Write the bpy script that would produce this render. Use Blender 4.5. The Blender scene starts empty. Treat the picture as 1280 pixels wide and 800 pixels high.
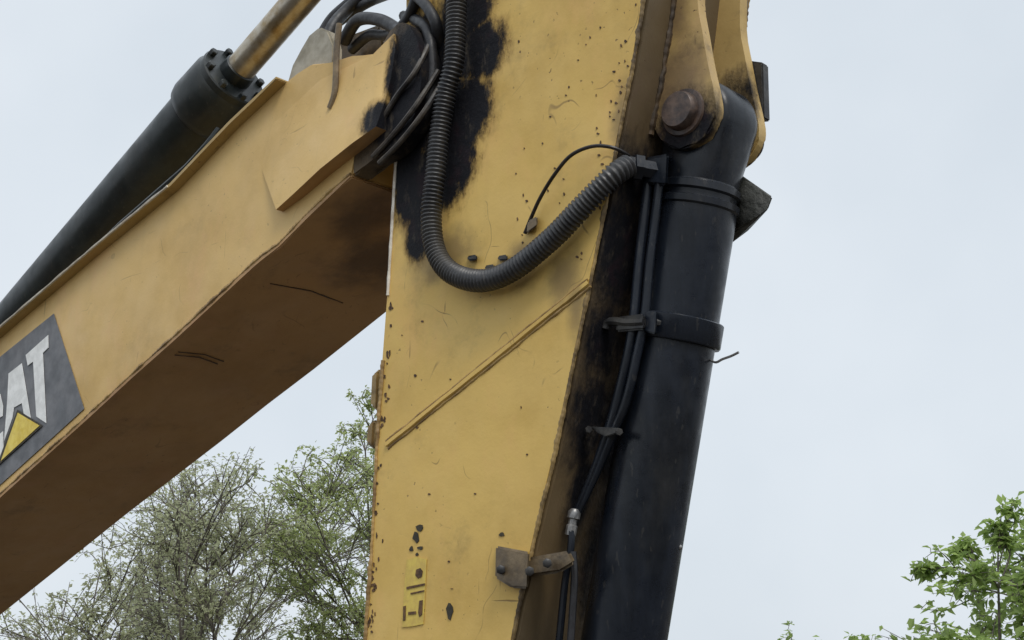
import bpy, bmesh, math, random
from mathutils import Vector, Matrix, noise as mnoise
random.seed(7)
sc = bpy.context.scene
col = sc.collection

# ------------------------------------------------------------------ camera
FPX, TH, PI_ = 1700.0, math.radians(43.0), math.radians(15.5)   # focal length in 1280-px units, azimuth, pitch
FW = Vector((-math.sin(TH)*math.cos(PI_), math.cos(TH)*math.cos(PI_), math.sin(PI_)))
RT = Vector((math.cos(TH), math.sin(TH), 0.0))
UP = RT.cross(FW)
YS, YB = 0.17, 0.225            # half widths of stick and boom
CAM = Vector((0.0, -YS, 2.36)) - (FW + RT*((600-640)/FPX))*(FPX/620.0)
cd = bpy.data.cameras.new('camera'); cam = bpy.data.objects.new('camera', cd); col.objects.link(cam)
cd.sensor_width = 36.0; cd.lens = 36.0*FPX/1280.0; cd.clip_start = 0.05; cd.clip_end = 5000
cam.matrix_world = Matrix.Translation(CAM) @ Matrix((RT, UP, -FW)).transposed().to_4x4()
sc.camera = cam

# ------------------------------------------------------------------ sky and sun
SUN_EL, SUN_AZ = math.radians(52), math.radians(118)      # azimuth clockwise from +Y
w = bpy.data.worlds.new('World'); sc.world = w; w.use_nodes = True
nt = w.node_tree; nt.nodes.clear()
N = nt.nodes.new; L = nt.links.new
wo = N('ShaderNodeOutputWorld'); bg = N('ShaderNodeBackground'); bg.inputs['Strength'].default_value = 0.1
sky = N('ShaderNodeTexSky'); sky.sky_type = 'NISHITA'; sky.sun_disc = False
sky.sun_elevation = SUN_EL; sky.sun_rotation = SUN_AZ; sky.dust_density = 4.0; sky.air_density = 1.0
tc = N('ShaderNodeTexCoord'); cn = N('ShaderNodeTexNoise'); cn.inputs['Scale'].default_value = 3.4
cn.inputs['Detail'].default_value = 4; L(tc.outputs['Generated'], cn.inputs['Vector'])
cr = N('ShaderNodeValToRGB'); cr.color_ramp.elements[0].position = .3; cr.color_ramp.elements[1].position = .7
cr.color_ramp.elements[0].color = (0.625, 0.690, 0.755, 1); cr.color_ramp.elements[1].color = (0.735, 0.79, 0.845, 1)
L(cn.outputs['Fac'], cr.inputs['Fac'])
sx = N('ShaderNodeSeparateXYZ'); L(tc.outputs['Generated'], sx.inputs['Vector'])
mr = N('ShaderNodeMapRange'); mr.inputs['From Min'].default_value = 0.5; mr.inputs['From Max'].default_value = 1.0
mr.inputs['To Min'].default_value = 10.1; mr.inputs['To Max'].default_value = 18.5; L(sx.outputs['Z'], mr.inputs['Value'])
vm = N('ShaderNodeVectorMath'); vm.operation = 'SCALE'; L(cr.outputs['Color'], vm.inputs[0]); L(mr.outputs['Result'], vm.inputs['Scale'])
mx = N('ShaderNodeMix'); mx.data_type = 'RGBA'; mx.inputs['Factor'].default_value = 0.94
L(sky.outputs['Color'], mx.inputs[6]); L(vm.outputs['Vector'], mx.inputs[7])
L(mx.outputs[2], bg.inputs['Color']); L(bg.outputs['Background'], wo.inputs['Surface'])
sd = bpy.data.lights.new('sun', 'SUN'); sun = bpy.data.objects.new('sun', sd); col.objects.link(sun)
sd.energy = 1.5; sd.angle = math.radians(18); sd.color = (1, .96, .9)
sv = Vector((math.sin(SUN_AZ)*math.cos(SUN_EL), math.cos(SUN_AZ)*math.cos(SUN_EL), math.sin(SUN_EL)))
sun.rotation_euler = sv.to_track_quat('Z', 'Y').to_euler(); sun.location = (6, -6, 8)
sc.view_settings.view_transform = 'Standard'; sc.view_settings.look = 'None'
sc.view_settings.exposure = 0.12; sc.view_settings.gamma = 1.0; sc.view_settings.use_curve_mapping = False

# ------------------------------------------------------------------ helpers
def ray(x, y): return FW + RT*((x-640)/FPX) - UP*((y-400)/FPX)
def at(x, y, Y):                      # surveyed point: where the line of sight meets the plane Y
    d = ray(x, y); return CAM + d*((Y-CAM.y)/d.y)
def deep(x, y, dep): return CAM + ray(x, y)*dep
ORG = Vector((0, 0, 0))
def obj(name, bm, mat, parent=None, smooth=True, angle=40):
    me = bpy.data.meshes.new(name)
    bmesh.ops.recalc_face_normals(bm, faces=bm.faces)
    bm.to_mesh(me); bm.free()
    if mat: me.materials.append(mat)
    if smooth:
        me.polygons.foreach_set('use_smooth', [True]*len(me.polygons))
        try: me.set_sharp_from_angle(angle=math.radians(angle))
        except Exception: pass
    o = bpy.data.objects.new(name, me); col.objects.link(o)
    if parent is not None:
        o.parent = parent
        if parent.type == 'EMPTY': o.matrix_parent_inverse = Matrix.Translation(-parent.location)
    return o
def prism(poly, y0, y1, bevel=0.0, bm=None, half=None, seg=2):
    """poly of (x, z) extruded along Y"""
    bm = bm or bmesh.new()
    h = half or (lambda x: 1.0)                       # narrows the far side only
    a = [bm.verts.new((x, y0, z)) for x, z in poly]
    b = [bm.verts.new((x, y1*h(x), z)) for x, z in poly]
    n = len(poly); es = []
    fa = bm.faces.new(a); fb = bm.faces.new(b[::-1]); fs = [fa, fb]
    for i in range(n): fs.append(bm.faces.new((a[i], a[(i+1) % n], b[(i+1) % n], b[i])))
    if bevel:
        es = {e for f in fs for e in f.edges}
        bmesh.ops.bevel(bm, geom=list(es), offset=bevel, segments=seg, affect='EDGES', clamp_overlap=True)
    return bm
def xz(pts, Y): return [(p.x, p.z) for p in (at(x, y, Y) for x, y in pts)]
def smooth2(poly, n=3):
    return [(p.x, p.y) for p in spline([Vector((x, y, 0)) for x, y in poly], n)]
def pprism(pts, y0, y1, bevel=0.0, bm=None, half=None):
    return prism(xz(pts, y0), y0, y1, bevel, bm, half)
def spline(pts, n=8):
    P = [Vector(p) for p in pts]; out = []
    for i in range(len(P)-1):
        p0 = P[max(i-1, 0)]; p1 = P[i]; p2 = P[i+1]; p3 = P[min(i+2, len(P)-1)]
        for k in range(n):
            t = k/n; t2 = t*t; t3 = t2*t
            out.append(.5*((2*p1)+(p2-p0)*t+(2*p0-5*p1+4*p2-p3)*t2+(3*p1-p0-3*p2+p3)*t3))
    out.append(P[-1]); return out
def resample(P, step):
    out = [P[0].copy()]; acc = 0.0
    for a, b in zip(P, P[1:]):
        d = (b-a).length
        if d < 1e-9: continue
        t = step-acc
        while t <= d:
            out.append(a.lerp(b, t/d)); t += step
        acc = d-(t-step)
    return out
def tube(P, r, seg=10, bm=None, cap=True):
    """r: number, or function of (index, count)"""
    bm = bm or bmesh.new(); rings = []
    n = len(P); u = None
    for i, p in enumerate(P):
        t = (P[min(i+1, n-1)]-P[max(i-1, 0)]).normalized()
        if u is None:
            u = t.orthogonal().normalized()
        u = (u-t*u.dot(t)).normalized(); v = t.cross(u)
        rr = r(i, n) if callable(r) else r
        rings.append([bm.verts.new(p+(u*math.cos(2*math.pi*k/seg)+v*math.sin(2*math.pi*k/seg))*rr) for k in range(seg)])
    for a, b in zip(rings, rings[1:]):
        for k in range(seg): bm.faces.new((a[k], a[(k+1) % seg], b[(k+1) % seg], b[k]))
    if cap:
        bm.faces.new(rings[0][::-1]); bm.faces.new(rings[-1])
    return bm
def lathe(p0, p1, prof, seg=40, bm=None):
    """prof: (distance in metres from p0 towards p1, radius)"""
    d = (p1-p0).normalized(); bm = bm or bmesh.new()
    u = d.orthogonal().normalized(); v = d.cross(u); rings = []
    for s, r in prof:
        c = p0+d*s
        rings.append([bm.verts.new(c+(u*math.cos(2*math.pi*k/seg)+v*math.sin(2*math.pi*k/seg))*max(r, 1e-4)) for k in range(seg)])
    for a, b in zip(rings, rings[1:]):
        for k in range(seg): bm.faces.new((a[k], a[(k+1) % seg], b[(k+1) % seg], b[k]))
    bm.faces.new(rings[0][::-1]); bm.faces.new(rings[-1])
    return bm
def hull(pts, bevel=0.004):
    bm = bmesh.new()
    for p in pts: bm.verts.new(p)
    bmesh.ops.convex_hull(bm, input=bm.verts)
    bmesh.ops.dissolve_limit(bm, angle_limit=math.radians(3), verts=bm.verts, edges=bm.edges)
    if bevel: bmesh.ops.bevel(bm, geom=list(bm.edges), offset=bevel, segments=2, affect='EDGES', clamp_overlap=True)
    return bm
def bead(P, r, rough=.35, seg=7, step=None, seed=0):
    """a weld bead: a tube with an uneven, scalloped radius"""
    step = step or r*0.8
    Q = resample(P, step)
    for i, q in enumerate(Q):
        q += Vector(mnoise.noise_vector(q*60+Vector((seed, 0, 0))))*r*.35
    return tube(Q, lambda i, n: r*(1+rough*(.22*math.sin(i*1.9)+mnoise.noise(Q[i]*28)*.9)), seg)

# ------------------------------------------------------------------ materials
def nodes(name):
    m = bpy.data.materials.new(name); m.use_nodes = True
    t = m.node_tree; t.nodes.clear()
    o = t.nodes.new('ShaderNodeOutputMaterial'); b = t.nodes.new('ShaderNodeBsdfPrincipled')
    t.links.new(b.outputs[0], o.inputs['Surface'])
    return m, t, b
class G:
    def __init__(s, t):
        s.t = t; s.P = t.nodes.new('ShaderNodeNewGeometry').outputs['Position']
    def n(s, k): return s.t.nodes.new(k)
    def l(s, a, b): s.t.links.new(a, b)
    def noise(s, scale, detail=4, rough=.55, vec=None, stretch=None, off=0.0, dist=0.0):
        v = vec or s.P
        if stretch or off:
            mp = s.n('ShaderNodeMapping'); s.l(v, mp.inputs['Vector'])
            mp.inputs['Scale'].default_value = stretch or (1, 1, 1); mp.inputs['Location'].default_value = (off, off*.7, -off)
            v = mp.outputs['Vector']
        x = s.n('ShaderNodeTexNoise'); x.inputs['Scale'].default_value = scale
        x.inputs['Detail'].default_value = detail; x.inputs['Roughness'].default_value = rough
        x.inputs['Distortion'].default_value = dist
        s.l(v, x.inputs['Vector']); return x.outputs['Fac']
    def rng(s, v, a, b, c=0.0, d=1.0, smooth=True):
        x = s.n('ShaderNodeMapRange'); x.interpolation_type = 'SMOOTHSTEP' if smooth else 'LINEAR'
        x.inputs['From Min'].default_value = a; x.inputs['From Max'].default_value = b
        x.inputs['To Min'].default_value = c; x.inputs['To Max'].default_value = d
        s.l(v, x.inputs['Value']); return x.outputs['Result']
    def m(s, op, a, b):
        x = s.n('ShaderNodeMath'); x.operation = op
        for i, q in enumerate((a, b)):
            if isinstance(q, (int, float)): x.inputs[i].default_value = q
            else: s.l(q, x.inputs[i])
        return x.outputs[0]
    def mix(s, f, a, b):
        x = s.n('ShaderNodeMix'); x.data_type = 'RGBA'
        if isinstance(f, (int, float)): x.inputs['Factor'].default_value = f
        else: s.l(f, x.inputs['Factor'])
        for i, q in ((6, a), (7, b)):
            if isinstance(q, tuple): x.inputs[i].default_value = (*q[:3], 1)
            else: s.l(q, x.inputs[i])
        return x.outputs[2]
    def vec(s, op, a, b):
        x = s.n('ShaderNodeVectorMath'); x.operation = op
        s.l(a, x.inputs[0]); x.inputs[1].default_value = b; return x.outputs
    def blobs(s, bl):
        out = None
        for c, r in bl:
            d = s.vec('SUBTRACT', s.P, c)['Vector']; d = s.vec('DIVIDE', d, r)['Vector']
            x = s.n('ShaderNodeVectorMath'); x.operation = 'LENGTH'; s.l(d, x.inputs[0])
            v = s.m('SUBTRACT', 1.0, x.outputs['Value'])
            out = v if out is None else s.m('MAXIMUM', out, v)
        return out
    def bump(s, b, h, strength, dist):
        x = s.n('ShaderNodeBump'); x.inputs['Strength'].default_value = strength; x.inputs['Distance'].default_value = dist
        s.l(h, x.inputs['Height']); s.l(x.outputs['Normal'], b.inputs['Normal'])
BLACK = (.010, .010, .013)
def paint(name, base, oil=(), smear=(), dirt=.35, speck=.5, rough=.48, grime=(.10, .065, .03), scol=(.17, .115, .055), soft=1.0):
    m, t, b = nodes(name); g = G(t)
    dark = tuple(c*f for c, f in zip(base, (.80, .76, .66))); pale = tuple(min(1, c*f) for c, f in zip(base, (1.05, 1.08, 1.25)))
    c = g.mix(g.rng(g.noise(2.3, 6, .66), .30, .62), dark, base)
    c = g.mix(g.m('MULTIPLY', g.rng(g.noise(6.5, 7, .7, stretch=(1, 1, .5), off=12.5), .50, .70), .45), c, tuple(x*f for x, f in zip(base, (1.04, .93, 1.12))))
    c = g.mix(g.m('MULTIPLY', g.rng(g.noise(5.5, 6, .62, off=3.1), .48, .75), .6), c, pale)
    # vertical run marks
    c = g.mix(g.m('MULTIPLY', g.rng(g.noise(14, 4, .5, stretch=(1, 1, .08)), .55, .85), .35), c, tuple(x*.72 for x in base))
    # brown grime in patches
    gr = g.m('MULTIPLY', g.rng(g.noise(7, 8, .68, off=1.7), .54, .80), dirt)
    c = g.mix(gr, c, grime)
    # chipped specks and short scratches
    area = g.rng(g.noise(4.2, 3, .5, off=5.2), .44, .62)
    sp = g.m('MULTIPLY', g.rng(g.noise(85, 3, .5, off=.4), .685, .72), area)
    sc1 = g.m('MULTIPLY', g.rng(g.noise(60, 2, .4, stretch=(1, 1, .12), off=2.2, dist=.6), .72, .76), area)
    sc2 = g.m('MULTIPLY', g.rng(g.noise(60, 2, .4, stretch=(.11, 1, 1), off=6.2, dist=.8), .72, .76), area)
    sp = g.m('MULTIPLY', g.m('MAXIMUM', sp, g.m('MAXIMUM', sc1, sc2)), speck)
    c = g.mix(sp, c, (.085, .045, .022))
    # hairline scratches: thin contour lines broken into short lengths
    for q_, (sc_, of_) in enumerate(((3.1, 11.0), (4.6, 14.5), (7.5, 19.3))):
        hl = g.m('ABSOLUTE', g.m('SUBTRACT', g.noise(sc_, 2, .4, off=of_), .5), 0.0)
        hl = g.m('MULTIPLY', g.rng(hl, .0006*sc_/3, .0024*sc_/3, 1, 0), g.rng(g.noise(8.5, 3, .5, off=of_+2), .58, .66))
        c = g.mix(g.m('MULTIPLY', hl, speck*.75), c, (.16, .095, .04))
    r = g.rng(g.noise(9, 4), .3, .7, rough-.06, rough+.14)
    if smear:
        s = g.m('ADD', g.blobs(smear), g.m('MULTIPLY', g.m('SUBTRACT', g.noise(9, 8, .65, off=8.8), .5), 1.5))
        c = g.mix(g.m('MULTIPLY', g.rng(s, -.05, .8), .7), c, scol)
    if oil:
        nz = g.m('ADD', g.m('MULTIPLY', g.m('SUBTRACT', g.noise(11, 10, .74, stretch=(1, 1, .5), off=4.4), .5), 1.0), g.m('MULTIPLY', g.m('SUBTRACT', g.noise(55, 5, .7, stretch=(1, 1, .6), off=9.4), .5), .55))
        s = g.m('ADD', g.blobs(oil), g.m('MULTIPLY', nz, 1.25))
        c = g.mix(g.m('MULTIPLY', g.rng(s, -.30, .06), .55), c, (.30, .17, .035) if soft < 1.5 else (.12, .08, .038))
        k = g.rng(s, -.09*soft, .28*soft)
        ol = g.mix(g.rng(g.noise(34, 8, .72, stretch=(1, 1, .4)), .52, .72), BLACK, (.075, .062, .048))
        ol = g.mix(g.rng(g.noise(12, 6, .6, off=7.7), .55, .7, 0, .6), ol, (.030, .016, .020))
        c = g.mix(k, c, ol); r = g.m('SUBTRACT', r, g.m('MULTIPLY', k, -.06))
    g.l(c, b.inputs['Base Color']); g.l(r, b.inputs['Roughness'])
    h = g.m('ADD', g.m('MULTIPLY', g.noise(3.5, 3), 2.0), g.m('MULTIPLY', g.noise(120, 4), .12))
    h = g.m('SUBTRACT', h, g.m('MULTIPLY', sp, .15))
    if oil: h = g.m('ADD', h, g.m('MULTIPLY', g.m('MULTIPLY', k, g.noise(48, 6, .7)), 1.1)); g.l(g.rng(k, 0, 1, .4, .16), b.inputs['Specular IOR Level'])
    g.bump(b, h, .5, .006)
    return m
def plain(name, c0, c1, scale=12, rough=.5, metal=0.0, bump=.3, bscale=90, bdist=.002, stretch=None, spec=.5, dust=None):
    m, t, b = nodes(name); g = G(t)
    c = g.mix(g.rng(g.noise(scale, 7, .65, stretch=stretch), .34, .68), c0, c1)
    b.inputs['Specular IOR Level'].default_value = spec
    if dust:
        c = g.mix(g.m('MULTIPLY', g.rng(g.noise(6, 8, .7, off=5.5, stretch=(1, 1, .35)), .46, .72), dust), c, (.085, .076, .062))
        c = g.mix(g.m('MULTIPLY', g.rng(g.noise(110, 2, .4, off=3.3, stretch=(1, 1, .3)), .66, .72), dust*.8), c, (.11, .10, .085))
    g.l(c, b.inputs['Base Color']); b.inputs['Metallic'].default_value = metal
    g.l(g.rng(g.noise(scale*1.7, 4, off=2), .3, .7, rough-.08, rough+.12), b.inputs['Roughness'])
    g.bump(b, g.noise(bscale, 5), bump, bdist); return m
def bl(x, y, Y, rx, rz, ry=.06): return (tuple(at(x, y, Y)), (rx, ry, rz))
TAN = (.70, .475, .185); OCH = (.72, .485, .14)
stick_oil = [bl(580, 10, -YS, .10, .10), bl(598, 65, -YS, .085, .08), bl(580, 140, -YS, .09, .10), bl(555, 205, -YS, .10, .11),
             bl(528, 110, -YS, .10, .22), bl(517, 230, -YS, .075, .12), bl(525, 290, -YS, .05, .07), bl(505, 200, -YS, .06, .10)]
stick_smear = [bl(560, 320, -YS, .14, .07), bl(640, 345, -YS, .12, .05), bl(705, 350, -YS, .07, .09), bl(520, 280, -YS, .06, .08),
               bl(720, 380, -YS, .04, .10), bl(650, 320, -YS, .05, .05), bl(780, 150, -YS, .04, .14), bl(545, 330, -YS, .06, .06)]
boom_oil = [bl(475, 150, -YB-.02, .05, .05, .08), bl(505, 90, -YB, .05, .12), bl(500, 150, -YB, .06, .05), bl(478, 185, -YB, .04, .03), bl(512, 40, -YB, .03, .06)]
M = {}
M['stick'] = paint('ochre_paint_worn', OCH, stick_oil, stick_smear, dirt=.4, speck=.75)
M['boom'] = paint('tan_paint_faded', TAN, boom_oil, (), dirt=.22, speck=.35)
M['ear'] = paint('greased_nose_paint', (.16, .115, .06), [bl(500, 135, -YB, .16, .17, .9), bl(512, 75, -YB, .08, .13, .9)], [bl(515, 90, -YB, .4, .5, .9)], dirt=.9, speck=.8, scol=(.05, .038, .03), soft=1.8)
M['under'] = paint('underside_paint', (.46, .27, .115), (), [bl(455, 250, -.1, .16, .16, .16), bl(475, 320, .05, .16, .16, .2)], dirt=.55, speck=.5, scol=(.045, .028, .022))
M['lug'] = paint('lug_paint', (.56, .39, .15), [bl(852, 158, -.085, .09, .075, .04), bl(925, 105, .02, .10, .07, .06)], [bl(846, 110, -.085, .10, .16), bl(846, 20, -.085, .05, .10)], dirt=1.0, speck=1.0, scol=(.13, .08, .05), soft=1.6)
front_oil = [bl(780, 330, -.1, .06, .22, .13), bl(760, 440, -.10, .05, .16, .09), bl(800, 230, -.05, .10, .12, .2), bl(770, 560, -.02, .05, .25, .075), bl(732, 500, -.10, .06, .20, .08), bl(722, 600, -.08, .05, .14, .05),
             bl(760, 690, .03, .08, .3, .075), bl(905, 95, .0, .08, .07, .05)]
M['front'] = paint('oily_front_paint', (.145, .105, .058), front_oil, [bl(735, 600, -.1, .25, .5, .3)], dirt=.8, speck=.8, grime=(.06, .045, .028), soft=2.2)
M['flange'] = paint('grimy_flange_paint', (.42, .29, .11), (), (), dirt=.9, speck=.8)
M['weld'] = plain('weld_rust', (.11, .065, .03), (.40, .26, .09), 11, .6, bump=.6, bscale=70)
M['weldpaint'] = plain('weld_painted', (.20, .12, .045), (.52, .34, .12), 16, .5, bump=.5, bscale=70)
M['rust'] = plain('rust_chip', (.05, .026, .014), (.16, .085, .035), 60, .7)
M['nosepipe'] = plain('nose_pipe_grimy', (.018, .016, .016), (.09, .075, .06), 24, .5, bump=.5)
M['weldfront'] = plain('weld_grimy', (.09, .06, .03), (.36, .24, .09), 14, .55, bump=.5, bscale=60)
M['seam'] = plain('seam_dark', (.035, .022, .012), (.09, .055, .025), 20, .6)
M['edge'] = plain('highlight_pale', (.55, .48, .38), (.85, .80, .70), 30, .45)  # near-white colour for the painted edge highlights
M['cyl'] = plain('black_cylinder_paint', (.004, .006, .010), (.012, .016, .025), 14, .31, bump=.22, bscale=34, stretch=(1, 1, .10), spec=.36, dust=.22)  # paler lengthwise streaks paint reflections into the black
M['cyl2'] = plain('black_barrel_paint', (.008, .011, .012), (.019, .025, .026), 9, .36, bump=.2, bscale=40, spec=.4, dust=.18)
M['steel'] = plain('dark_steel', (.014, .014, .016), (.05, .047, .042), 22, .45, bump=.5)
M['pin'] = plain('greasy_pin', (.030, .021, .020), (.125, .080, .058), 26, .42, bump=.6, bscale=50)
M['bracket'] = plain('grey_bracket', (.22, .19, .13), (.40, .36, .28), 16, .42)
M['brown'] = plain('brown_fitting', (.085, .062, .038), (.22, .16, .09), 18, .5, bump=.5)
M['port'] = plain('port_block_metal', (.03, .034, .027), (.13, .13, .12), 14, .55, bump=1.0, bscale=34, bdist=.008)
M['rubber'] = plain('black_rubber', (.011, .011, .013), (.028, .028, .032), 30, .5)
M['guard'] = plain('hose_guard_plastic', (.018, .019, .023), (.060, .060, .062), 9, .40, bump=.4, dust=.6)
M['cable'] = plain('cable_sheath', (.008, .006, .006), (.022, .014, .012), 30, .45)
M['chrome'] = plain('chrome_rod', (.30, .21, .10), (.50, .45, .37), 14, .36, metal=1.0, bump=.05)
M['decal'] = plain('decal_grey', (.105, .11, .12), (.175, .175, .185), 14, .5, bump=.1)
M['white'] = plain('decal_white', (.72, .72, .70), (.90, .90, .88), 30, .5, bump=.1)
M['yellow'] = plain('decal_yellow', (.70, .50, .05), (.86, .68, .14), 24, .5, bump=.1)
M['sticker'] = plain('sticker_yellow', (.60, .42, .10), (.72, .54, .11), 60, .5, bump=.1)
M['ink'] = plain('sticker_ink', (.02, .018, .012), (.06, .045, .02), 60, .6)
M['wire'] = plain('galvanised_wire', (.18, .18, .18), (.35, .34, .33), 40, .4, metal=.6)

# ------------------------------------------------------------------ ground
m, t, b = nodes('yard_soil'); g = G(t)
c = g.mix(g.rng(g.noise(.6, 8, .65), .35, .65), (.050, .042, .032), (.085, .07, .052))
c = g.mix(g.rng(g.noise(9, 6, .6, off=2), .55, .75), c, (.11, .095, .075))
g.l(c, b.inputs['Base Color']); b.inputs['Roughness'].default_value = .95
g.bump(b, g.noise(6, 8, .65), .8, .08)
bm = bmesh.new()
K = 24; rad = [0, 2, 4, 7, 11, 17, 26, 45, 90, 200, 600, 1800]
rows = []
for r in rad[1:]:
    rows.append([bm.verts.new((math.cos(2*math.pi*k/48)*r, math.sin(2*math.pi*k/48)*r,
                .05*mnoise.noise(Vector((math.cos(2*math.pi*k/48)*r, math.sin(2*math.pi*k/48)*r, 0))*.3) if r < 60 else 0)) for k in range(48)])
c0 = bm.verts.new((0, 0, 0))
for k in range(48): bm.faces.new((c0, rows[0][k], rows[0][(k+1) % 48]))
for a, bb in zip(rows, rows[1:]):
    for k in range(48): bm.faces.new((a[k], bb[k], bb[(k+1) % 48], a[(k+1) % 48]))
gr = obj('ground', bm, m); gr['kind'] = 'structure'; gr['label'] = 'bare brown soil of the yard'

# ------------------------------------------------------------------ excavator
ex = bpy.data.objects.new('excavator', None); col.objects.link(ex); ex.location = (-1.5, 0, 0); ex.empty_display_size = .3
ex['label'] = 'worn yellow excavator boom and stick with black hydraulic cylinders'; ex['category'] = 'excavator'

# ---- boom: lower-left to the nose at upper right
xl = at(0, 620, -YB).x; xr = at(440, 215, -YB).x
def taper(x): return .82+.18*max(0.0, min(1.0, (x-xl)/(xr-xl)))
bot = [(-700, 1245), (-300, 888), (0, 620), (60, 566), (110, 521), (165, 470), (220, 421), (275, 370), (318, 330), (330, 320), (350, 306), (382, 272), (415, 240), (440, 218)]
topl = [(474, 66), (440, 70), (415, 78), (388, 80), (372, 92), (358, 103), (330, 130), (300, 158), (225, 236), (130, 313), (40, 389), (0, 423), (-300, 676), (-700, 1010)]
body = bot+[(452, 150), (470, 100)]+topl
bm = prism(xz(body, -YB), -YB, YB, .004, half=taper)
boom = obj('boom', bm, M['boom'], ex)
# bottom plate: laid under the box, its edge standing just proud of the side plates
P = xz(bot, -YB)
def offset(poly, d):
    out = []
    for i, p in enumerate(poly):
        a = poly[max(i-1, 0)]; c = poly[min(i+1, len(poly)-1)]
        tx, tz = c[0]-a[0], c[1]-a[1]; l = math.hypot(tx, tz); out.append((p[0]+tz/l*d, p[1]-tx/l*d))
    return out
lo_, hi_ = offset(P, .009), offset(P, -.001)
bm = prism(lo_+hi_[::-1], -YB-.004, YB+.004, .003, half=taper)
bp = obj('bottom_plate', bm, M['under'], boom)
Pt = xz(topl[::-1], -YB)[:-5]
lo_, hi_ = offset(Pt, -.008), offset(Pt, .001)
bm = prism(lo_+hi_[::-1], -YB-.030, YB+.016, .002, half=taper)
tp = obj('top_plate', bm, M['flange'], boom)
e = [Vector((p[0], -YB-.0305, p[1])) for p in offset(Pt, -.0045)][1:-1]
# painted highlight: pale tube along the top plate corner
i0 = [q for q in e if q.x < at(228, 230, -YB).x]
obj('edge_highlight', tube(resample(i0, .02), lambda i, n: .0040*(1+.5*mnoise.noise(Vector((i*.31, 0, 0)))), 6), M['edge'], boom)
# weld under the side plate
e = [Vector((p[0], -YB-.002, p[1])) for p in offset(P, -.003)]
obj('weld_bead', bead(e, .0045, .8), M['weldpaint'], boom)
# cross seams on the underside
def under(px, py, y):
    a = at(px, py, -YB); return Vector((a.x, y, a.z))
for (px, py, w0, w1) in ((207, 433, -.19, -.05), (203, 437, -.19, -.06), (305, 342, -.15, .08)):
    q = offset([tuple(at(px-8, py+8, -YB).xz), tuple(at(px, py, -YB).xz), tuple(at(px+8, py-8, -YB).xz)], .0095)[1]
    obj('cross_weld', bead([Vector((q[0], w0, q[1])), Vector((q[0]+.012, (w0+w1)/2, q[1]+.004)), Vector((q[0], w1, q[1]))], .0015, .5), M['seam'], boom)
# nose ears
ear = [(452, 150), (440, 218), (458, 203), (488, 186), (508, 165), (522, 130), (527, 90), (523, 55), (512, 33), (499, 27), (488, 38), (474, 66), (462, 100)]
for s in (-1, 1):
    q = xz(smooth2(ear), -YB)
    y0, y1 = (-YB+.0, -YB+.05) if s < 0 else (YB-.05, YB)
    obj('nose_ear', prism(q, y0, y1, .006), M['ear'], boom)
bm = pprism([(488, 190), (458, 204), (440, 219), (452, 170), (480, 160)], -YB+.05, YB-.05, .004)
# doubler plate with its ledge
db = [(345, 262), (366, 243), (400, 211), (440, 179), (470, 158), (480, 130), (488, 100), (494, 62), (492, 42), (466, 68), (400, 100), (340, 140), (325, 205)]
dbt = [.020, .030, .036, .038, .030, .014, .010, .008, .006, .004, .000, -.003, -.002]
bm = bmesh.new()
va = [bm.verts.new(at(x, y, -YB-tk)) for (x, y), tk in zip(db, dbt)]
vb = [bm.verts.new(Vector((v.co.x, -YB+.004, v.co.z))) for v in va]
bm.faces.new(va); n_ = len(va)
for k in range(n_): bm.faces.new((va[k], va[(k+1) % n_], vb[(k+1) % n_], vb[k]))
bm.faces.new(vb[::-1]); bmesh.ops.triangulate(bm, faces=bm.faces)
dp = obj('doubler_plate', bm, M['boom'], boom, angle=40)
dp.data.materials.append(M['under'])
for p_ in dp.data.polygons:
    if p_.normal.z < -.5 and abs(p_.normal.y) < .6: p_.material_index = 1  # downward ledge faces take the darker material, shade painted in
# decal with letters
def flat(pts, Y, holes=None):
    bm = bmesh.new(); vs = [bm.verts.new(at(x, y, Y)) for x, y in pts]
    f = bm.faces.new(vs); r = bmesh.ops.extrude_face_region(bm, geom=[f])
    for v in [v for v in r['geom'] if isinstance(v, bmesh.types.BMVert)]: v.co.y += .0012
    bmesh.ops.triangulate(bm, faces=bm.faces)
    return bm
Yd = -YB-.0028
obj('decal_panel', flat([(67, 392), (105, 511), (60, 552), (0, 606), (-60, 660), (-135, 727), (-175, 588), (-60, 497), (0, 446)], Yd), M['decal'], boom)
def z1(pts): return [(x/4.0, 360+y/4.0) for x, y in pts]
Yl = Yd-.0022
obj('letter', flat(z1([(128, 335), (240, 235), (241, 298), (213, 325), (230, 675), (181, 642), (165, 368), (138, 388)]), Yl), M['white'], boom)
obj('letter', flat(z1([(42, 428), (108, 376), (152, 648), (118, 628), (109, 575), (69, 598), (61, 650), (20, 765), (36, 560)]), Yl), M['white'], boom).data
obj('letter', flat(z1([(14, 590), (12, 640), (-22, 662), (-24, 612), (-62, 640), (-78, 690), (-72, 800), (-58, 830), (-24, 800), (-16, 742), (14, 716), (16, 800), (-10, 880), (-80, 945), (-112, 900), (-122, 700), (-100, 600), (-40, 540), (0, 530)]), Yl), M['white'], boom)
obj('mark_outline', flat([(21.5, 512), (53, 532), (-5, 584)], Yl-.0014), M['ink'], boom)
obj('triangle_mark', flat([(22, 516), (49, 532), (1, 576)], Yl-.0028), M['yellow'], boom)
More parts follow.
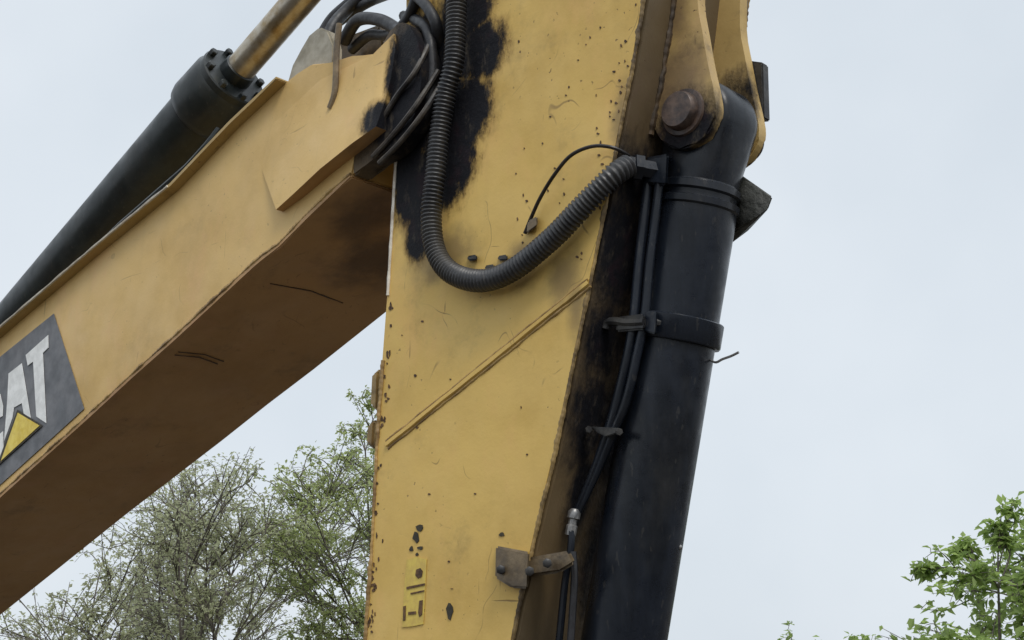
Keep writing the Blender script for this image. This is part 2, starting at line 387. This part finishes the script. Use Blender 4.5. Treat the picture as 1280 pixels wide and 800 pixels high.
# bits on top of the boom
q = [(358, 104), (366, 82), (376, 60), (386, 43), (398, 33), (410, 38), (417, 56), (416, 92), (400, 104)]
obj('top_bracket', prism(xz(q, -YB+.01), -YB+.01, -YB+.04, .005), M['bracket'], boom)
obj('tie_rod', tube(resample(spline([at(x, y, -YB-.014) for x, y in ((424, 30), (421, 60), (420, 95), (418, 118), (411, 139))], 6), .01), .0075, 8), M['brown'], boom)
q = [(412, 96), (414, 58), (440, 42), (472, 30), (480, 60), (470, 78)]
obj('hose_bracket', prism(xz(q, -.08), -.08, -.05, .005), M['brown'], boom)

# ---- nose pin
pc = at(505, 95, -YB)
obj('nose_pin', lathe(Vector((pc.x+.02, -YB+.012, pc.z)), Vector((pc.x+.02, YB+.02, pc.z)), [(0, .026), (.004, .03), (.2, .03), (2*YB+.028, .03), (2*YB+.032, .026)], 28), M['pin'], ex)

# ---- stick
fr = [(812, -80), (802, 0), (790, 75), (774, 155), (753, 265), (736, 350), (712, 465), (690, 573), (664, 680), (646, 760), (622, 880), (590, 1030)]
bk = [(436, 1030), (448, 900), (457, 780), (464, 680), (470, 560), (478, 450), (484, 370), (490, 270), (494, 200), (500, 110), (508, 20), (508, -60)]
head = [(508, -150), (530, -215), (575, -250), (640, -245), (740, -190)]
F2 = xz(fr, -YS); B2 = xz(bk, -YS); H2 = xz(head, -YS)
stick = obj('stick', prism(F2+B2+H2, -YS, YS, .004), M['stick'], ex)
# front plate, set on the box a little in from the side plates
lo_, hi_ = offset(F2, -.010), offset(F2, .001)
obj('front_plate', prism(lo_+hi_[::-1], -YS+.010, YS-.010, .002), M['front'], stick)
obj('weld_bead', bead([Vector((p[0], -YS+.004, p[1])) for p in offset(F2, -.001)], .0045, .5), M['weldfront'], stick)
obj('weld_bead', bead([Vector((p[0], YS-.004, p[1])) for p in offset(F2, -.003)], .0055, .8), M['weld'], stick)
bkp = [Vector((p[0]+.004, -YS-.0015, p[1])) for p in B2]
obj('weld_bead', bead(bkp[:6], .0045, .55, seed=4), M['weldpaint'], stick)
obj('edge_highlight', tube(resample(bkp[6:9], .01), lambda i, n: .0038*(1+.4*mnoise.noise(Vector((i*.4, 2, 0)))), 6), M['edge'], stick)  # highlight on the rear edge, painted as a pale tube
# diagonal stiffener bar with a weld on either side
a, bq = at(484, 556, -YS), at(737, 353, -YS)
d = (bq-a).normalized(); nrm = Vector((-d.z, 0, d.x))
def barline(off, y): return [a.lerp(bq, k/30)+nrm*(off+.0012*mnoise.noise(Vector((k*.4, off*90, 0))))+Vector((0, y, 0)) for k in range(31)]
bm = bmesh.new(); L0 = [barline(o, y) for o, y in ((-.0065, 0), (-.004, -.006), (.004, -.006), (.0065, 0))]
rows = [[bm.verts.new(p) for p in l] for l in L0]
for r0, r1 in zip(rows, rows[1:]):
    for k in range(30): bm.faces.new((r0[k], r0[k+1], r1[k+1], r1[k]))
obj('stiffener_bar', bm, M['stick'], stick)
obj('weld_bead', bead(barline(-.0088, 0), .0030, .5, seed=2), M['weldpaint'], stick)
obj('weld_bead', bead(barline(.0088, 0), .0028, .5, seed=5), M['weldpaint'], stick)
# clips on the rear edge
for (x, y, hgt) in ((473, 490, 26), (468, 545, 18)):
    q = [(x-3, y-hgt+6), (x+7, y-hgt-3), (x+5, y+hgt), (x-5, y+hgt-8)]
    obj('rear_clip', prism(xz(q, -YS+.02), -YS+.004, -YS+.03, .006), M['weldfront'], stick)
# lugs that carry the bucket cylinder
lug = [(874, -70), (872, 0), (878, 40), (885, 80), (892, 112), (895, 135), (890, 156), (876, 174), (856, 185), (836, 183), (822, 168), (812, 140), (806, 115), (815, 60), (826, 0), (838, -70)]
LQ = xz(smooth2(lug), -.085)
for y0, y1 in ((-.085, -.060), (.060, .085)):
    lg = obj('cylinder_lug', prism(LQ, y0, y1, .004), M['lug'], stick)
cap = at(853, 140, -.09)
obj('pivot_pin', lathe(Vector((cap.x, -.118, cap.z)), Vector((cap.x, .16, cap.z)), [(.006, .020), (.007, .034), (.011, .037), (.026, .038), (.027, .046), (.032, .048), (.036, .034), (.215, .034), (.217, .05), (.235, .05), (.237, .04), (.255, .036)], 32), M['pin'], stick)
obj('keeper_plate', prism(xz([(934, 77), (957, 80), (959, 150), (940, 152)], .10), .088, .112, .003), M['steel'], stick)
for y0 in (-.087, .087):
    obj('weld_bead', bead([Vector((p[0], y0, p[1])) for p in offset(F2, -.011)[:4]], .007, .5), M['seam'], stick)
# sticker and marks
def sflat(pts, dy): return flat(pts, -YS-dy)
obj('sticker', sflat([(508, 700), (520, 696), (533, 699), (529, 780), (515, 783), (502, 784), (505, 740)], .0022), M['sticker'], stick)
for mk in ([(508, 733.5), (531, 729), (531, 731.5), (508, 736.5)], [(513, 741), (530, 737.5), (530, 739.3), (513, 743)],
           [(520, 712), (525, 710), (528, 714), (527, 721), (522, 723), (519, 719)], [(510, 765), (519.5, 764), (520, 767.5), (510, 768.5)],
           [(524, 751), (528, 750), (527.5, 768), (524, 771), (522.5, 766)], [(503.8, 758), (507, 757), (506.5, 775), (503.5, 776)]):
    obj('printed_mark', sflat(mk, .0036), M['rust'], stick)
for cx, cy, rx, ry in ((524, 660, 4, 5), (520, 671, 4, 7), (514, 686, 2.5, 3.5), (525, 685, 3.5, 2.5), (562, 764, 4, 10), (627, 668, 3.5, 2.5), (521, 693, 2, 2)):
    pts = [(cx+rx*math.cos(k*.7)*(1+.25*math.sin(k*2.3+cx)), cy+ry*math.sin(k*.7)*(1+.2*math.sin(k*1.7+cy))) for k in range(9)]
    obj('paint_chip', sflat(pts, .0016), M['ink'], stick)

# rust chips along the edges and over the side plate
rc = random.Random(5)
def edge_x(pts, y):
    for (x0, y0), (x1, y1) in zip(pts, pts[1:]):
        if min(y0, y1) <= y <= max(y0, y1) and y0 != y1: return x0+(x1-x0)*(y-y0)/(y1-y0)
spots = []
for k in range(46):
    y = rc.uniform(380, 800); spots.append((edge_x(bk, y)+abs(rc.gauss(0, 4))+3.5, y, rc.uniform(.8, 2.0), rc.uniform(1.2, 4.0)))
for k in range(26):
    y = rc.uniform(5, 330); spots.append((edge_x(fr, y)-abs(rc.gauss(0, 9))-4, y, rc.uniform(.8, 2.2), rc.uniform(.8, 2.6)))
for k in range(40):
    y = rc.uniform(30, 330) if k < 28 else rc.uniform(380, 780); spots.append((rc.uniform(640, edge_x(fr, y)-15) if y < 330 else rc.uniform(495, edge_x(fr, y)-12), y, rc.uniform(.6, 1.8), rc.uniform(.6, 2.2)))
for cx, cy, rx, ry in spots:
    pts = [(cx+rx*math.cos(k*.9)*rc.uniform(.6, 1.3), cy+ry*math.sin(k*.9)*rc.uniform(.6, 1.3)) for k in range(7)]
    obj('paint_chip', sflat(pts, .0013), M['rust'], stick)

# ---- bucket cylinder
def axis(x, y): return at(x, y, 0.0)
top = Vector((cap.x, 0, cap.z)); low = axis(778, 812)
d = (low-top).normalized(); RB = .080
low2 = top+d*1.75
s_of = lambda y: min((abs((at(640, 400, 0)-CAM).length)*0+abs(((p:=top+d*(k*.005))-CAM).dot(UP)/((p-CAM).dot(FW))*-FPX+400-y), k*.005) for k in range(300))[1]
s1, s2, s3 = s_of(241), s_of(261), s_of(415)
prof = [(s1-.03, .070), (s1-.012, .075), (s1-.009, .081), (s1+.004, .082), (s1+.008, .0765), (s2-.012, .077), (s2-.009, .0835), (s2+.003, .0835), (s2+.007, RB), (1.70, RB)]
bc = obj('bucket_cylinder', lathe(top, low2, prof, 48), M['cyl'], ex)
kp = [Vector((top.x+math.cos(k*.157)*r_, yy, top.z+math.sin(k*.157)*r_)) for k in range(40) for yy, r_ in ((-.057, .068), (-.05, .077), (-.036, .081), (.036, .081), (.05, .077), (.057, .068))]
uu = d.orthogonal().normalized(); vv = d.cross(uu)
kp += [top+d*(s1-.014)+(uu*math.cos(k*.157)+vv*math.sin(k*.157))*.0745 for k in range(40)]
obj('cylinder_eye', hull(kp, 0), M['cyl'], bc, angle=75)
obj('rod_gland', lathe(top+d*1.66, low2, [(0, .088), (.004, .092), (.10, .092), (.105, .06), (.12, .05)], 40), M['cyl'], bc)
obj('piston_rod', lathe(top+d*1.7, low2, [(0, .042), (.55, .042)], 28), M['chrome'], bc)
obj('clamp_band', lathe(top+d*(s3-.026), low2, [(0, RB+.001), (.001, RB+.008), (.003, RB+.010), (.046, RB+.010), (.049, RB+.008), (.05, RB+.001)], 48), M['cyl'], bc)
# clamp ear facing the camera, with its bolt and a hook to the left
obj('clamp_ear', hull([at(x, y, yy) for x, y in ((806, 388), (822, 390), (820, 418), (804, 414)) for yy in (-.105, -.08)], .003), M['cyl'], bc)
obj('clamp_bolt', lathe(at(800, 404, -.105), at(800, 404, -.105)+RT*.1, [(-.012, .005), (-.011, .008), (0, .008), (.001, .005), (.03, .005), (.031, .009), (.042, .009)], 8), M['steel'], bc)
obj('clamp_arm', tube(resample(spline([at(x, y, -.11) for x, y in ((757, 411), (760, 403), (770, 402), (785, 404), (806, 403))], 6), .006), lambda i, n: .0085, 8), M['steel'], bc)
obj('pipe_saddle', hull([at(x, y, yy) for x, y in ((772, 396), (806, 392), (806, 412), (770, 415)) for yy in (-.115, -.095)], .004), M['steel'], bc)
# manifold where the hose arrives
obj('manifold_block', hull([at(x, y, yy) for x, y in ((806, 197), (836, 192), (834, 232), (804, 230)) for yy in (-.11, -.07)], .005), M['cyl'], bc)
obj('hose_fitting', lathe(at(783, 207, -.15), at(812, 212, -.11), [(0, .020), (.012, .020), (.013, .026), (.03, .026), (.031, .018), (.07, .018)], 6), M['cyl'], bc)
for pts, r in ((((810, 226), (805, 275), (799, 330), (793, 395), (786, 440), (772, 500), (762, 536), (742, 590), (717, 646)), .0105),
               (((824, 230), (818, 280), (812, 330), (806, 395), (797, 440), (783, 500), (768, 538), (744, 596), (720, 648)), .009)):
    obj('grease_pipe', tube(resample(spline([at(x, y, -.098) for x, y in pts], 6), .012), lambda i, n, r=r: r*(1 if i < n*.72 else 1-.45*(i/n-.72)/.28), 10), M['cyl'], bc)
obj('pipe_clip', hull([at(x, y, yy) for x, y in ((738, 533), (745, 540), (774, 535), (776, 540), (758, 546)) for yy in (-.118, -.098)], .002), M['steel'], bc)
for x, y in ((736, 537), (774, 540)):
    obj('clip_bolt', lathe(at(x, y, -.128), at(x, y, -.09), [(0, .006), (.002, .0075), (.03, .0075)], 6), M['steel'], bc)
obj('pipe_joint', lathe(at(719, 636, -.105), at(713, 668, -.108), [(0, .007), (.006, .012), (.018, .012), (.02, .008), (.03, .008), (.032, .0105), (.05, .0105)], 8), M['wire'], bc)
obj('grease_pipe', tube(resample(spline([at(x, y, -.11) for x, y in ((714, 660), (714, 680), (711, 700), (706, 730), (700, 790), (690, 880))], 5), .012), .007, 8), M['cyl'], bc)
obj('grease_pipe', tube(resample(spline([at(x, y, -.11) for x, y in ((716, 690), (718, 720), (716, 760), (708, 880))], 5), .012), .007, 8), M['rubber'], bc)
# port block at the far side
pk = [at(912, 208, .055), at(932, 226, .055), at(966, 246, .06), at(960, 262, .06), at(914, 246, .055), at(950, 270, .06), at(912, 306, .12), at(936, 288, .12), at(905, 215, .13), at(960, 250, .13), at(900, 300, .10)]
obj('port_block', hull(pk, .008), M['port'], bc)
obj('tie_wire', tube(resample(spline([at(x, y, .02) for x, y in ((884, 447), (894, 453), (903, 449), (914, 445), (924, 440))], 5), .004), .0024, 6), M['wire'], bc)
q = at(846, 684, .02); obj('grease_nipple', lathe(q-RT*.02, q+RT*.02, [(0, .004), (.02, .004), (.021, .006), (.026, .006), (.03, .003)], 8), M['wire'], bc)

# bracket at the lower front edge of the stick
obj('pipe_bracket', hull([at(x, y, yy) for x, y in ((620, 682), (662, 690), (660, 736), (640, 735), (619, 722)) for yy in (-YS-.022, -YS+.01)], .004), M['brown'], stick)
obj('bracket_arm', hull([at(x, y, yy) for x, y in ((655, 698), (712, 688), (720, 704), (700, 716), (656, 722)) for yy in (-YS-.004, -YS+.03)], .006), M['brown'], stick)
for x, y in ((626, 712), (662, 714), (684, 704)):
    obj('bracket_bolt', lathe(at(x, y, -YS-.034), at(x, y, -YS), [(0, .006), (.002, .009), (.03, .009)], 6), M['steel'], stick)

# ---- stick cylinder above the boom
c0, c1 = at(-30, 470, 0.0), at(292, 96, 0.0)
d2 = (c1-c0).normalized(); cl = (c1-c0).length
c00 = c0-d2*1.2
RC = .094
stc = obj('stick_cylinder', lathe(c00, c1, [(0, RC), (cl+1.2-.17, RC), (cl+1.2-.16, RC+.012), (cl+1.2-.14, RC+.016), (cl+1.2-.03, RC+.012), (cl+1.2-.02, RC+.006), (cl+1.2-.018, .04)], 48), M['cyl2'], ex)
hd = c1-d2*.03
obj('gland', lathe(hd, hd+d2, [(0, RC-.006), (.004, RC+.006), (.03, RC+.006), (.034, RC+.002), (.036, .05), (.07, .048), (.074, .04)], 40), M['cyl2'], stc)
u = d2.orthogonal().normalized(); v = d2.cross(u)
for k in range(8):
    a_ = 2*math.pi*k/8; cc = hd+(u*math.cos(a_)+v*math.sin(a_))*(RC-.008)
    obj('gland_bolt', lathe(cc+d2*.03, cc+d2, [(0, .012), (.018, .012), (.021, .009)], 6), M['cyl2'], stc)
obj('piston_rod', lathe(c1, c1+d2, [(0, .043), (.62, .043)], 32), M['chrome'], stc)
re = c1+d2*.66
obj('rod_eye', lathe(Vector((re.x, -.05, re.z)), Vector((re.x, .05, re.z)), [(0, .07), (.004, .075), (.096, .075), (.1, .07)], 32), M['cyl2'], stc)
# feed pipe along the barrel
obj('feed_pipe', tube(resample([at(-60, 492, -.10), at(150, 282, -.10), at(235, 208, -.10), at(262, 178, -.09), at(275, 160, -.07)], .03), .010, 8), M['cyl2'], stc)

# ---- hoses
hp = [(571, -70, -.205), (571, -20, -.205), (570, 30, -.205), (567, 80, -.205), (557, 120, -.203), (549, 170, -.2), (544, 220, -.2), (539, 268, -.2), (544, 312, -.2), (563, 340, -.2), (600, 351, -.2),
      (640, 338, -.2), (690, 298, -.2), (730, 256, -.198), (765, 221, -.185), (787, 206, -.155)]
Hc = resample(spline([at(x, y, Y) for x, y, Y in hp], 12), .00225)
def rib(i, n):
    q = mnoise.noise(Vector((i*.012, 5, 0)))
    return .0205+.0032*(1 if i % 4 in (0, 1) else -1)*(.75+.5*q)
obj('armoured_hose', tube(Hc, rib, 14), M['guard'], ex, angle=80)
obj('thin_cable', tube(resample(spline([at(x, y, Y) for x, y, Y in ((656, 292, -.176), (664, 272, -.18), (676, 246, -.19), (694, 217, -.2), (714, 194, -.2), (740, 183, -.195), (764, 184, -.185), (782, 192, -.16), (800, 205, -.12))], 6), .008), .0038, 8), M['cable'], ex)
obj('cable_clip', hull([at(x, y, yy) for x, y in ((660, 276), (672, 270), (672, 282), (658, 292)) for yy in (-.186, -.17)], .003), M['brown'], ex)
for x, y in ((590, 322), (628, 322), (612, 334)):
    obj('hose_clip', hull([at(x+dx, y+dy, yy) for dx, dy in ((-6, -2), (6, -4), (7, 3), (-5, 4)) for yy in (-.184, -.168)], .003), M['steel'], ex)
top_h = [
    ((404, 70, -.16), (414, 36, -.14), (434, 12, -.1), (462, -12, -.08), (500, -50, -.08)),
    ((395, 58, -.12), (415, 24, -.1), (445, -4, -.08), (470, -40, -.05)),
    ((430, 52, -.13), (446, 26, -.15), (470, 24, -.16), (492, 34, -.17), (512, 52, -.185), (538, 68, -.19), (548, 110, -.15)),
    ((420, 30, -.05), (452, 8, -.08), (474, -3, -.1), (500, -10, -.16), (526, 0, -.19), (545, 30, -.195), (550, 75, -.14)),
    ((440, 62, -.1), (462, 44, -.12), (486, 44, -.14), (505, 30, -.16), (518, 5, -.18), (530, -40, -.19)),
    ((505, 20, -.1), (520, 25, -.17), (535, 40, -.192), (541, 90, -.19), (533, 140, -.19), (520, 190, -.14)),
]
for k, pts in enumerate(top_h):
    obj('hydraulic_hose', tube(resample(spline([at(*p) for p in pts], 8), .01), .0155 if k < 3 else .013, 10), M['rubber'], ex)

for pts in (((466, 196), (490, 170), (520, 132), (548, 88)), ((474, 204), (500, 178), (530, 140), (552, 104)), ((478, 150), (496, 120), (520, 88), (540, 48))):
    obj('nose_pipe', tube(resample(spline([at(x, y, -YB-.006) for x, y in pts[:-1]]+[at(*pts[-1], -.19)], 6), .01), .0062, 8), M['nosepipe'], ex)

# ------------------------------------------------------------------ trees and shrubs
def leafmat(name, c0, c1, trans=.35):
    m = bpy.data.materials.new(name); m.use_nodes = True; t = m.node_tree; t.nodes.clear()
    g = G(t); o = g.n('ShaderNodeOutputMaterial'); b = g.n('ShaderNodeBsdfPrincipled'); tr = g.n('ShaderNodeBsdfTranslucent'); mxs = g.n('ShaderNodeMixShader')
    geo = g.n('ShaderNodeNewGeometry')
    c = g.mix(geo.outputs['Random Per Island'], c0, c1)
    c = g.mix(g.m('MULTIPLY', g.rng(g.noise(3.0, 3), .4, .65), .5), c, tuple(x*.6 for x in c0))
    g.l(c, b.inputs['Base Color']); b.inputs['Roughness'].default_value = .45
    c2 = g.mix(.5, c, tuple(min(1, x*1.6) for x in c1)); g.l(c2, tr.inputs['Color'])
    mxs.inputs[0].default_value = trans; g.l(b.outputs[0], mxs.inputs[1]); g.l(tr.outputs[0], mxs.inputs[2]); g.l(mxs.outputs[0], o.inputs['Surface'])
    return m
LM = [leafmat('leaf_sage', (.30, .315, .18), (.46, .48, .30), .55), leafmat('leaf_green', (.25, .30, .115), (.42, .47, .20), .55), leafmat('leaf_bright', (.16, .24, .065), (.38, .49, .16), .55)]
BK = plain('bark_grey', (.07, .06, .05), (.17, .15, .125), 30, .8, bump=.8, bscale=60)
def tree(name, label, base, clumps, leaves, size, lm, seed, stems=3, spread=.14, group=None, twig=7):
    rnd = random.Random(seed)
    root = bpy.data.objects.new(name, None); col.objects.link(root); root.location = base; root.empty_display_size = .3
    root['label'] = label; root['category'] = 'tree' if name.endswith('tree') else 'shrub'
    if group: root['group'] = group
    bm = bmesh.new(); tw = []
    forks = []
    hgt = max(c[0].z for c in clumps)-base.z
    cen = sum((c[0] for c in clumps), Vector())/len(clumps)
    for s in range(stems):
        tip = base+Vector((rnd.uniform(-.25, .25), rnd.uniform(-.25, .25), 0))*(1 if stems > 1 else .3)
        f = cen.lerp(rnd.choice(clumps)[0], .5); f.z = base.z+hgt*rnd.uniform(.3, .5)
        P = spline([tip, tip.lerp(f, .5)+Vector((rnd.uniform(-.08, .08), rnd.uniform(-.08, .08), 0)), f], 6)
        r0 = .045 if stems == 1 else .022
        tube(P, lambda i, n, r0=r0: r0*(1-.45*i/n), 7, bm); forks.append(f)
    hubs = []
    for c, r in rnd.sample(clumps, max(2, len(clumps)//8)):
        f = min(forks, key=lambda q: (q-c).length*rnd.uniform(.8, 1.3)); h_ = f.lerp(c, .8)
        P = spline([f, f.lerp(h_, .5)+Vector((rnd.uniform(-.12, .12), rnd.uniform(-.12, .12), rnd.uniform(-.05, .1))), h_], 6)
        tube(P, lambda i, n: .011*(1-.5*i/n), 5, bm); hubs += [P[4], P[7], P[-1]]
    for c, r in clumps:
        f = min(hubs, key=lambda q: (q-c).length*rnd.uniform(.6, 1.5)+(.4 if q.z > c.z else 0))
        mid = f.lerp(c, .5)+Vector((rnd.uniform(-.07, .07), rnd.uniform(-.07, .07), rnd.uniform(.0, .08)))
        P = spline([f, mid, c], 6); tube(P, lambda i, n: .0055*(1-.6*i/n), 5, bm)
        for k in range(twig):
            dv = Vector((rnd.gauss(0, 1), rnd.gauss(0, 1), rnd.gauss(.35, .8))).normalized()
            e = c+dv*r*rnd.uniform(.6, 1.25); st = P[rnd.randint(3, len(P)-1)]
            Q = spline([st, st.lerp(e, .5)+Vector((0, 0, rnd.uniform(-.03, .07))), e], 4)
            tube(Q, lambda i, n: .0042*(1-.75*i/n), 4, bm); tw.append(Q)
            for _ in range(2):
                s2 = Q[rnd.randint(2, len(Q)-1)]; e2 = s2+Vector((rnd.gauss(0, 1), rnd.gauss(0, 1), rnd.gauss(.2, .8))).normalized()*r*rnd.uniform(.25, .55)
                Q2 = [s2, s2.lerp(e2, .5)+Vector((0, 0, .012)), e2]; tube(Q2, lambda i, n: .002*(1-.6*i/n), 4, bm); tw.append(Q2)
    obj('trunk', bm, BK, root)
    vs, fs = [], []
    for k in range(leaves):
        Q = rnd.choice(tw); i = rnd.randint(0, len(Q)-2); p = Q[i].lerp(Q[i+1], rnd.random())
        p = p+Vector((rnd.gauss(0, .3), rnd.gauss(0, .3), rnd.gauss(0, .3)))*spread*.35
        a_ = Vector((rnd.gauss(0, 1), rnd.gauss(0, 1), rnd.gauss(-.15, .6))).normalized()
        up = Vector((rnd.gauss(0, .5), rnd.gauss(0, .5), 1)).normalized()
        sd_ = a_.cross(up).normalized(); nn = sd_.cross(a_)
        l = size*rnd.uniform(.6, 1.25); wd = l*rnd.uniform(.24, .34)
        b0 = len(vs)
        vs += [p, p+a_*l*.45+sd_*wd+nn*wd*.35, p+a_*l-nn*l*.12, p+a_*l*.45-sd_*wd+nn*wd*.35]
        fs += [(b0, b0+1, b0+2), (b0, b0+2, b0+3)]
    me = bpy.data.meshes.new('crown'); me.from_pydata([tuple(q) for q in vs], [], fs); me.materials.append(lm)
    o = bpy.data.objects.new('crown', me); col.objects.link(o); o.parent = root; o.matrix_parent_inverse = Matrix.Translation(-root.location)
    return root
def gbase(x, dep):
    p = deep(x, 800, dep); return Vector((p.x, p.y, 0))
def clumpset(spec, dep, seed, jit=.5):
    rnd = random.Random(seed)
    return [(deep(x, y, dep+rnd.uniform(-jit, jit)), r) for x, y, r in spec]
def region(n, poly, dep, r, seed, jit=1.1):
    """n clump centres spread over an outlined crown, each at its own depth"""
    rnd = random.Random(seed); out = []
    xs = [p[0] for p in poly]; ys = [p[1] for p in poly]
    while len(out) < n:
        x, y = rnd.uniform(min(xs), max(xs)), rnd.uniform(min(ys), max(ys)); ins = False
        for i in range(len(poly)):
            (x1, y1), (x2, y2) = poly[i], poly[i-1]
            if (y1 > y) != (y2 > y) and x < (x2-x1)*(y-y1)/(y2-y1)+x1: ins = not ins
        if ins: out.append((deep(x, y, dep+rnd.uniform(-jit, jit)), r*rnd.uniform(.7, 1.3)))
    return out
tree('slender_shrub', 'bare-stemmed shrub with thin dark branches at the lower left, under the boom', gbase(70, 9), region(26, [(-60, 760), (60, 740), (150, 640), (190, 660), (160, 820), (-60, 860)], 9, .22, 11), 4500, .032, LM[0], 1, 5, .12)
tree('grey_leaved_shrub', 'tall grey-green shrub with sparse sky-lit leaves below the middle of the boom', gbase(235, 9.5), region(85, [(160, 650), (215, 580), (300, 550), (330, 600), (350, 680), (330, 860), (150, 860), (150, 720)], 9.5, .22, 12), 12500, .034, LM[0], 2, 5, .14)
tree('leafy_green_tree', 'bushy green tree rising left of the stick under the boom', gbase(410, 10), region(85, [(330, 690), (350, 610), (395, 575), (435, 560), (470, 520), (520, 520), (560, 640), (560, 860), (340, 860)], 10, .24, 13)+clumpset([(452, 498, .07), (440, 545, .15), (425, 575, .14)], 10, 3, .1), 20000, .034, LM[1], 3, 3, .14)
tree('pale_hedge_tree', 'wide pale green tree filling the gap behind the two nearer trees', gbase(330, 13), region(90, [(150, 690), (240, 610), (330, 615), (400, 590), (480, 560), (560, 600), (560, 860), (120, 860)], 13, .26, 16), 13000, .04, LM[0], 6, 4, .16)
tree('broadleaf_tree', 'bright green broadleaf tree at the right edge of the picture', gbase(1330, 7), region(34, [(1150, 745), (1185, 705), (1235, 700), (1262, 680), (1300, 645), (1420, 620), (1460, 900), (1120, 900), (1120, 790)], 7, .17, 14, .6)+clumpset([(1264, 640, .05), (1245, 665, .06), (1200, 690, .07), (1150, 712, .07)], 7, 5, .2), 5600, .06, LM[2], 4, 1, .12)
tree('low_shrub', 'low green shrub whose top just shows to the right of the black cylinder', gbase(1010, 8), region(12, [(960, 822), (1000, 812), (1090, 800), (1110, 900), (950, 900)], 8, .16, 15), 2200, .05, LM[2], 5, 3, .12)
